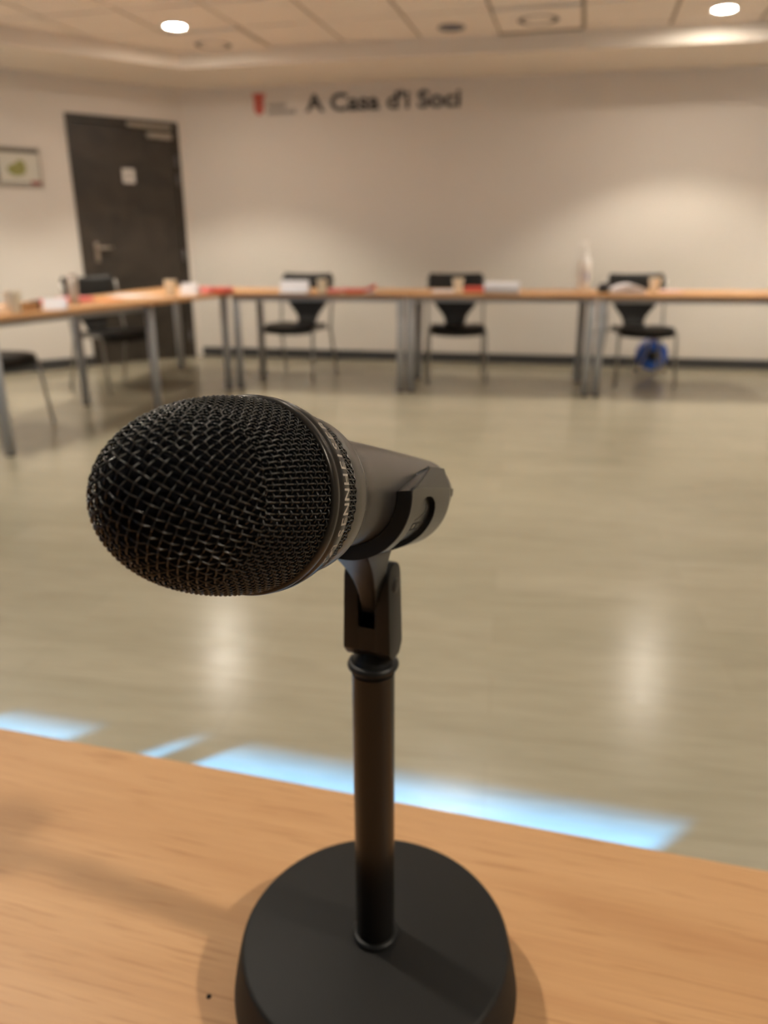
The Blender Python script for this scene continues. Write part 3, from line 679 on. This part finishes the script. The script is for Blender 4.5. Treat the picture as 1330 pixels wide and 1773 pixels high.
# lettering round the grille ring: the text climbs the visible side, letter tops towards the grille
def ring_r(s):
    pts = [(2.6, 24.3), (5.0, 24.3), (7.6, 23.95)]
    for (a, ra), (b, rb) in zip(pts, pts[1:]):
        if s <= b: return ra + (rb - ra) * (s - a) / (b - a)
    return 23.95
def wrap(v, f, ang0, s_base, lift=.10):
    out = []
    for x, y, z in v:
        s = s_base - y; r = ring_r(s) + lift; a = ang0 + x / 24.5; out.append((r * math.cos(a) * mm, r * math.sin(a) * mm, -s * mm))
    return out, f
txt = empty('brand_lettering', (0, 0, 0)); txt.parent = ring; txt['label'] = 'silver brand lettering round the ring'
angs = [-15.0, -8.3, -1.2, 7.0, 15.5, 23.5, 29.2, 35.0, 42.2, 50.2]
SB = 7.0
for c, a in zip('SENNHEISER', angs):
    v, f = glyph(c, 3.9, .045, 0); w0 = min(p[0] for p in v); w1 = max(p[0] for p in v); hh = max(p[1] for p in v)
    v = [((p[0] - (w0 + w1) / 2) * 1.12, p[1] * 3.2 / hh, 0) for p in v]
    fromdata('letter', [wrap(v, f, R(a), SB)], M_PRINT, txt)
# emblem: outlined parallelogram with a split S-like bar
def quad(a, b, c, d): return [(*a, 0), (*b, 0), (*c, 0), (*d, 0)], [(0, 1, 2, 3)]
emb = [quad((-2.6, 0), (2.6, 0), (2.6, .35), (-2.6, .35)), quad((-2.6, 2.65), (2.6, 2.65), (2.6, 3.0), (-2.6, 3.0)), quad((-2.6, .35), (-2.2, .35), (-2.2, 2.65), (-2.6, 2.65)), quad((2.2, .35), (2.6, .35), (2.6, 2.65), (2.2, 2.65)),
       quad((-1.4, .35), (-.2, .35), (1.4, 2.65), (.2, 2.65))]
fromdata('emblem', [wrap(v, f, R(-28.5), SB) for v, f in emb], M_PRINT, txt)
def handle_r(s):
    for (a, ra), (b, rb) in zip(body, body[1:]):
        if a <= s <= b: return ra + (rb - ra) * (s - a) / (b - a)
    return 15
# ------------------------------------------------------------ microphone stand
SP = Vector((-.0045, .271, ZT))
st = empty('microphone_stand', SP, 0, 'black desk microphone stand with a heavy round base and a swivel clip', 'microphone stand')
M_BASE = mat('matte_black_base', (.0105, .0098, .009), .6, spec=.3, bump=(1400, .25, .0003), var=(60, .12))
M_POLE = mat('satin_black_pole', (.008, .007, .006), .24, .0, .35)
M_CLIP = mat('black_clip_plastic', (.009, .0087, .0084), .42, spec=.32, bump=(700, .06, .0002))
M_CLIPG = mat('glossy_clip_face', (.018, .0175, .017), .26)
HB = .028
fromdata('base', [revolve([(.0005, HB), (.0590, HB), (.0603, HB - .0006), (.0612, HB - .002), (.0640, .013), (.0655, .004), (.0655, .0015), (.064, .0)], 128, False, True)], M_BASE, st, True)
fromdata('pole_foot_collar', [torus(.0089, .0017, HB + .0012, 40, 12)], M_CLIP, st, True)
fromdata('pole', [revolve([(.0087, HB), (.0087, .166)], 48)], M_POLE, st, True)
fromdata('pole_top_collar', [torus(.0085, .0019, .1695, 40, 12)], M_CLIP, st, True)
fromdata('neck', [revolve([(.0080, .160), (.0080, .1725), (.0062, .1742), (.0030, .178)], 40)], M_CLIP, st, True)
# swivel block: two arms with a slot between them, turned with the microphone
YM = math.atan2(MA.y, MA.x) - R(90)
blk = empty('swivel_block', (0, 0, 0)); blk.parent = st; blk.rotation_euler.z = YM
def side_prof(z0, zt, d0, d1, n=10):                 # outline in (y, z) with a round top
    pts = [(-d0, z0 + .004), (-d0 + .003, z0), (d0 - .003, z0), (d0, z0 + .004), (d1, zt - d1)]
    pts += [(d1 * math.cos(a), zt - d1 + d1 * math.sin(a)) for a in [math.pi * k / n for k in range(1, n)]]
    return pts + [(-d1, zt - d1)]
def xprism(poly, x0, x1, taper=1.):
    n = len(poly); v = [(x0, *p) for p in poly] + [(x1, *p) for p in poly]
    return v, [tuple(range(n)), tuple(range(2 * n - 1, n - 1, -1))] + [(n + i, n + (i + 1) % n, (i + 1) % n, i) for i in range(n)]
Z0, Z1, ZSL = .1745, .2145, .1885
HD = .0066
fill = [(-HD, Z0 + .0042), (-HD + .003, Z0 + .0002), (HD - .003, Z0 + .0002), (HD, Z0 + .0042), (HD, .203), (.003, .203), (.003, ZSL), (-HD, ZSL)]
fromdata('block', [xprism(fill, -.0036, .0036)], M_CLIP, blk)
for s in (-1, 1):
    arm = side_prof(Z0, Z1, HD + .0002, HD - .0004)
    v, f = xprism(arm, .0034 if s > 0 else -.0099, .0099 if s > 0 else -.0034)
    v = [(x * (1 - .07 * max(0, z - Z0 - .006) / .034) if abs(x) > .005 else x, y, z) for x, y, z in v]
    v, f = bevel(v, f, .0007, 2)
    a_ = fromdata('fork_arm', [(v, f)], M_CLIP, blk, True)
    md = a_.modifiers.new('edge', 'EDGE_SPLIT'); md.split_angle = R(35)
    fromdata('pivot_screw', [xf(revolve([(.0001, .0006), (.0026, .0006), (.003, 0), (.0036, 0), (.0036, -.001)], 20), Matrix.Translation((s * .0094, 0, Z1 - .0095)) @ Matrix.Rotation(R(90 * s), 4, 'Y'))], M_CLIP, a_, True)
# tongue from the clip down into the fork (in stand coordinates)
def m2s(p): return MM @ Vector(p) - SP               # microphone frame (m) -> stand frame
PIV = Vector((0, 0, Z1 - .0115)); ax = Vector((math.cos(YM), math.sin(YM), 0))
a0 = m2s((0, -.0195, -.064)); a1 = m2s((0, -.0190, -.086))
tv, tf = [], []; nseg = 8; pb0 = PIV + Vector((0, 0, -.0095)) - Vector((MA.x, MA.y, 0)).normalized() * .004; pb1 = PIV + Vector((0, 0, -.003)) + Vector((MA.x, MA.y, 0)).normalized() * .0062
for i in range(nseg + 1):
    t = i / nseg; e = t * t * (3 - 2 * t)
    hw = .0040 * (1 - t) ** 1.8 + .0031
    p0 = a0.lerp(pb0, t) + Vector((MA.x, MA.y, 0)).normalized() * .004 * math.sin(math.pi * t); p1 = a1.lerp(pb1, t)
    for sgn, q in ((-1, p0), (1, p0), (1, p1), (-1, p1)): tv.append(tuple(q + ax * (sgn * hw)))
for i in range(nseg):
    for k in range(4): k2 = (k + 1) % 4; tf.append((i * 4 + k, i * 4 + k2, i * 4 + 4 + k2, i * 4 + 4 + k))
tf += [(3, 2, 1, 0), tuple(nseg * 4 + k for k in range(4))]
fromdata('tongue', [bevel(tv, tf, .0007, 2)], M_CLIP, st, True)
# clip: open sleeve round the handle, with an oval window on the side
def clip_pt(s, ang, r): return tuple(m2s((r * math.cos(ang) * mm, r * math.sin(ang) * mm, -s * mm)))
NA_, NS_ = 220, 96
A0, A1 = R(90 + 58), R(360 + 90 - 58)                # open at the top
def elev(ang): return math.degrees(math.asin(max(-1, min(1, math.sin(ang)))))
def clip_s(ang, t):
    e = elev(ang); s0 = 60 + 25 * max(0, min(1, (e - 9) / 21)) ** .9 + 1.0 * max(0, -e / 90); s1 = 106 - max(0, e) / 20
    return s0 + (s1 - s0) * t
def clip_r(s, inner, ang=0):
    if inner: return handle_r(s) + .25
    r = 21.1 - 1.5 * max(0, (s - 60) / 46); e = elev(ang)
    if e > 11:                                       # flattened upper cheek
        r *= math.cos(R(10.5)) / math.cos(R(e - 21.5))
    return r
def in_window(ang, s, sgn):
    da = math.degrees((ang + math.pi) % (2 * math.pi) - math.pi)
    return abs((da + 30) / 33) ** 2.6 + abs((s - 79) / 11) ** 2.6 < 1
V, Fc = [], []; idx = {}; cells = set()
for i in range(NA_):
    for j in range(NS_):
        ang = A0 + (A1 - A0) * (i + .5) / NA_; s = clip_s(ang, (j + .5) / NS_)
        if not (in_window(ang, s, 1)): cells.add((i, j))
def vid(i, j, inner):
    k = (i, j, inner)
    if k not in idx:
        ang = A0 + (A1 - A0) * i / NA_; s = clip_s(ang, j / NS_); r = clip_r(s, inner, ang)
        idx[k] = len(V); V.append(clip_pt(s, ang, r))
    return idx[k]
for (i, j) in cells:
    Fc.append((vid(i, j, 0), vid(i + 1, j, 0), vid(i + 1, j + 1, 0), vid(i, j + 1, 0)))
    Fc.append((vid(i, j + 1, 1), vid(i + 1, j + 1, 1), vid(i + 1, j, 1), vid(i, j, 1)))
    for di, dj, e in ((-1, 0, ((i, j), (i, j + 1))), (1, 0, ((i + 1, j + 1), (i + 1, j))), (0, -1, ((i + 1, j), (i, j))), (0, 1, ((i, j + 1), (i + 1, j + 1)))):
        if (i + di, j + dj) not in cells:
            (a, b), (c, d) = e; Fc.append((vid(a, b, 0), vid(c, d, 0), vid(c, d, 1), vid(a, b, 1)))
cs = obj('clip_sleeve', V, Fc, M_CLIPG, st, False)
for pl_ in cs.data.polygons: pl_.use_smooth = True
md = cs.modifiers.new('edge', 'EDGE_SPLIT'); md.split_angle = R(40)
# recessed panel behind the window, with the raised maker's marks
V, Fc = [], []
for i in range(33):
    for j in range(13):
        ang = R(-70 + 80 * i / 32); s_ = 66 + 26 * j / 12; V.append(clip_pt(s_, ang, clip_r(s_, 0) - 1.7))
for i in range(32):
    for j in range(12):
        a = i * 13 + j; Fc.append((a, a + 13, a + 14, a + 1))
pnl = obj('clip_panel', V, Fc, M_CLIPG, st, True)
def wraph(v, f): return [clip_pt(y, R(x), clip_r(y, 0) - 1.62) for x, y, z in v], f
sw = []
for k in range(10):                                  # sweeping stroke
    f0 = lambda q: (-22 + 17 * q, 75 + 8.5 * math.sin(q * 2.3))
    p, q = f0(k / 10), f0((k + 1) / 10); sw.append(quad((p[0], p[1]), (q[0], q[1]), (q[0], q[1] + 1.3), (p[0], p[1] + 1.3)))
fromdata('swoosh_mark', [wraph(v, f) for v, f in sw], M_DARK, pnl)
fromdata('glyph_mark', [wraph(*quad((a - 29, b), (c - 29, b), (c - 29, d), (a - 29, d))) for a, b, c, d in ((-5.5, 75, -3.5, 86), (-3.5, 75, 4.5, 76.6), (-3.5, 79.4, 4.5, 81), (-3.5, 84.4, 4.5, 86), (2.5, 76, 4.5, 85), (-11, 75, -8, 78))], M_DARK, pnl)
# raised bead round the front edge of the clip
bead = [Vector(clip_pt(clip_s(A0 + (A1 - A0) * i / 96, 0) + .5, A0 + (A1 - A0) * i / 96, clip_r(clip_s(A0 + (A1 - A0) * i / 96, 0), 0, A0 + (A1 - A0) * i / 96) - .35)) for i in range(97)]
fromdata('clip_lip', [tube(bead, .0005, 8)], M_CLIP, st, True)

# fine specks of dust on the near table and the base
spk = empty('dust_speck', (-.0815, .262, ZT), 0, 'tiny dark speck on the beech table left of the stand base', 'speck')
fromdata('grain', [revolve([(.0012, 0), (.0010, .0005), (.0001, .0008)], 10)], M_BLACKP, spk, True)
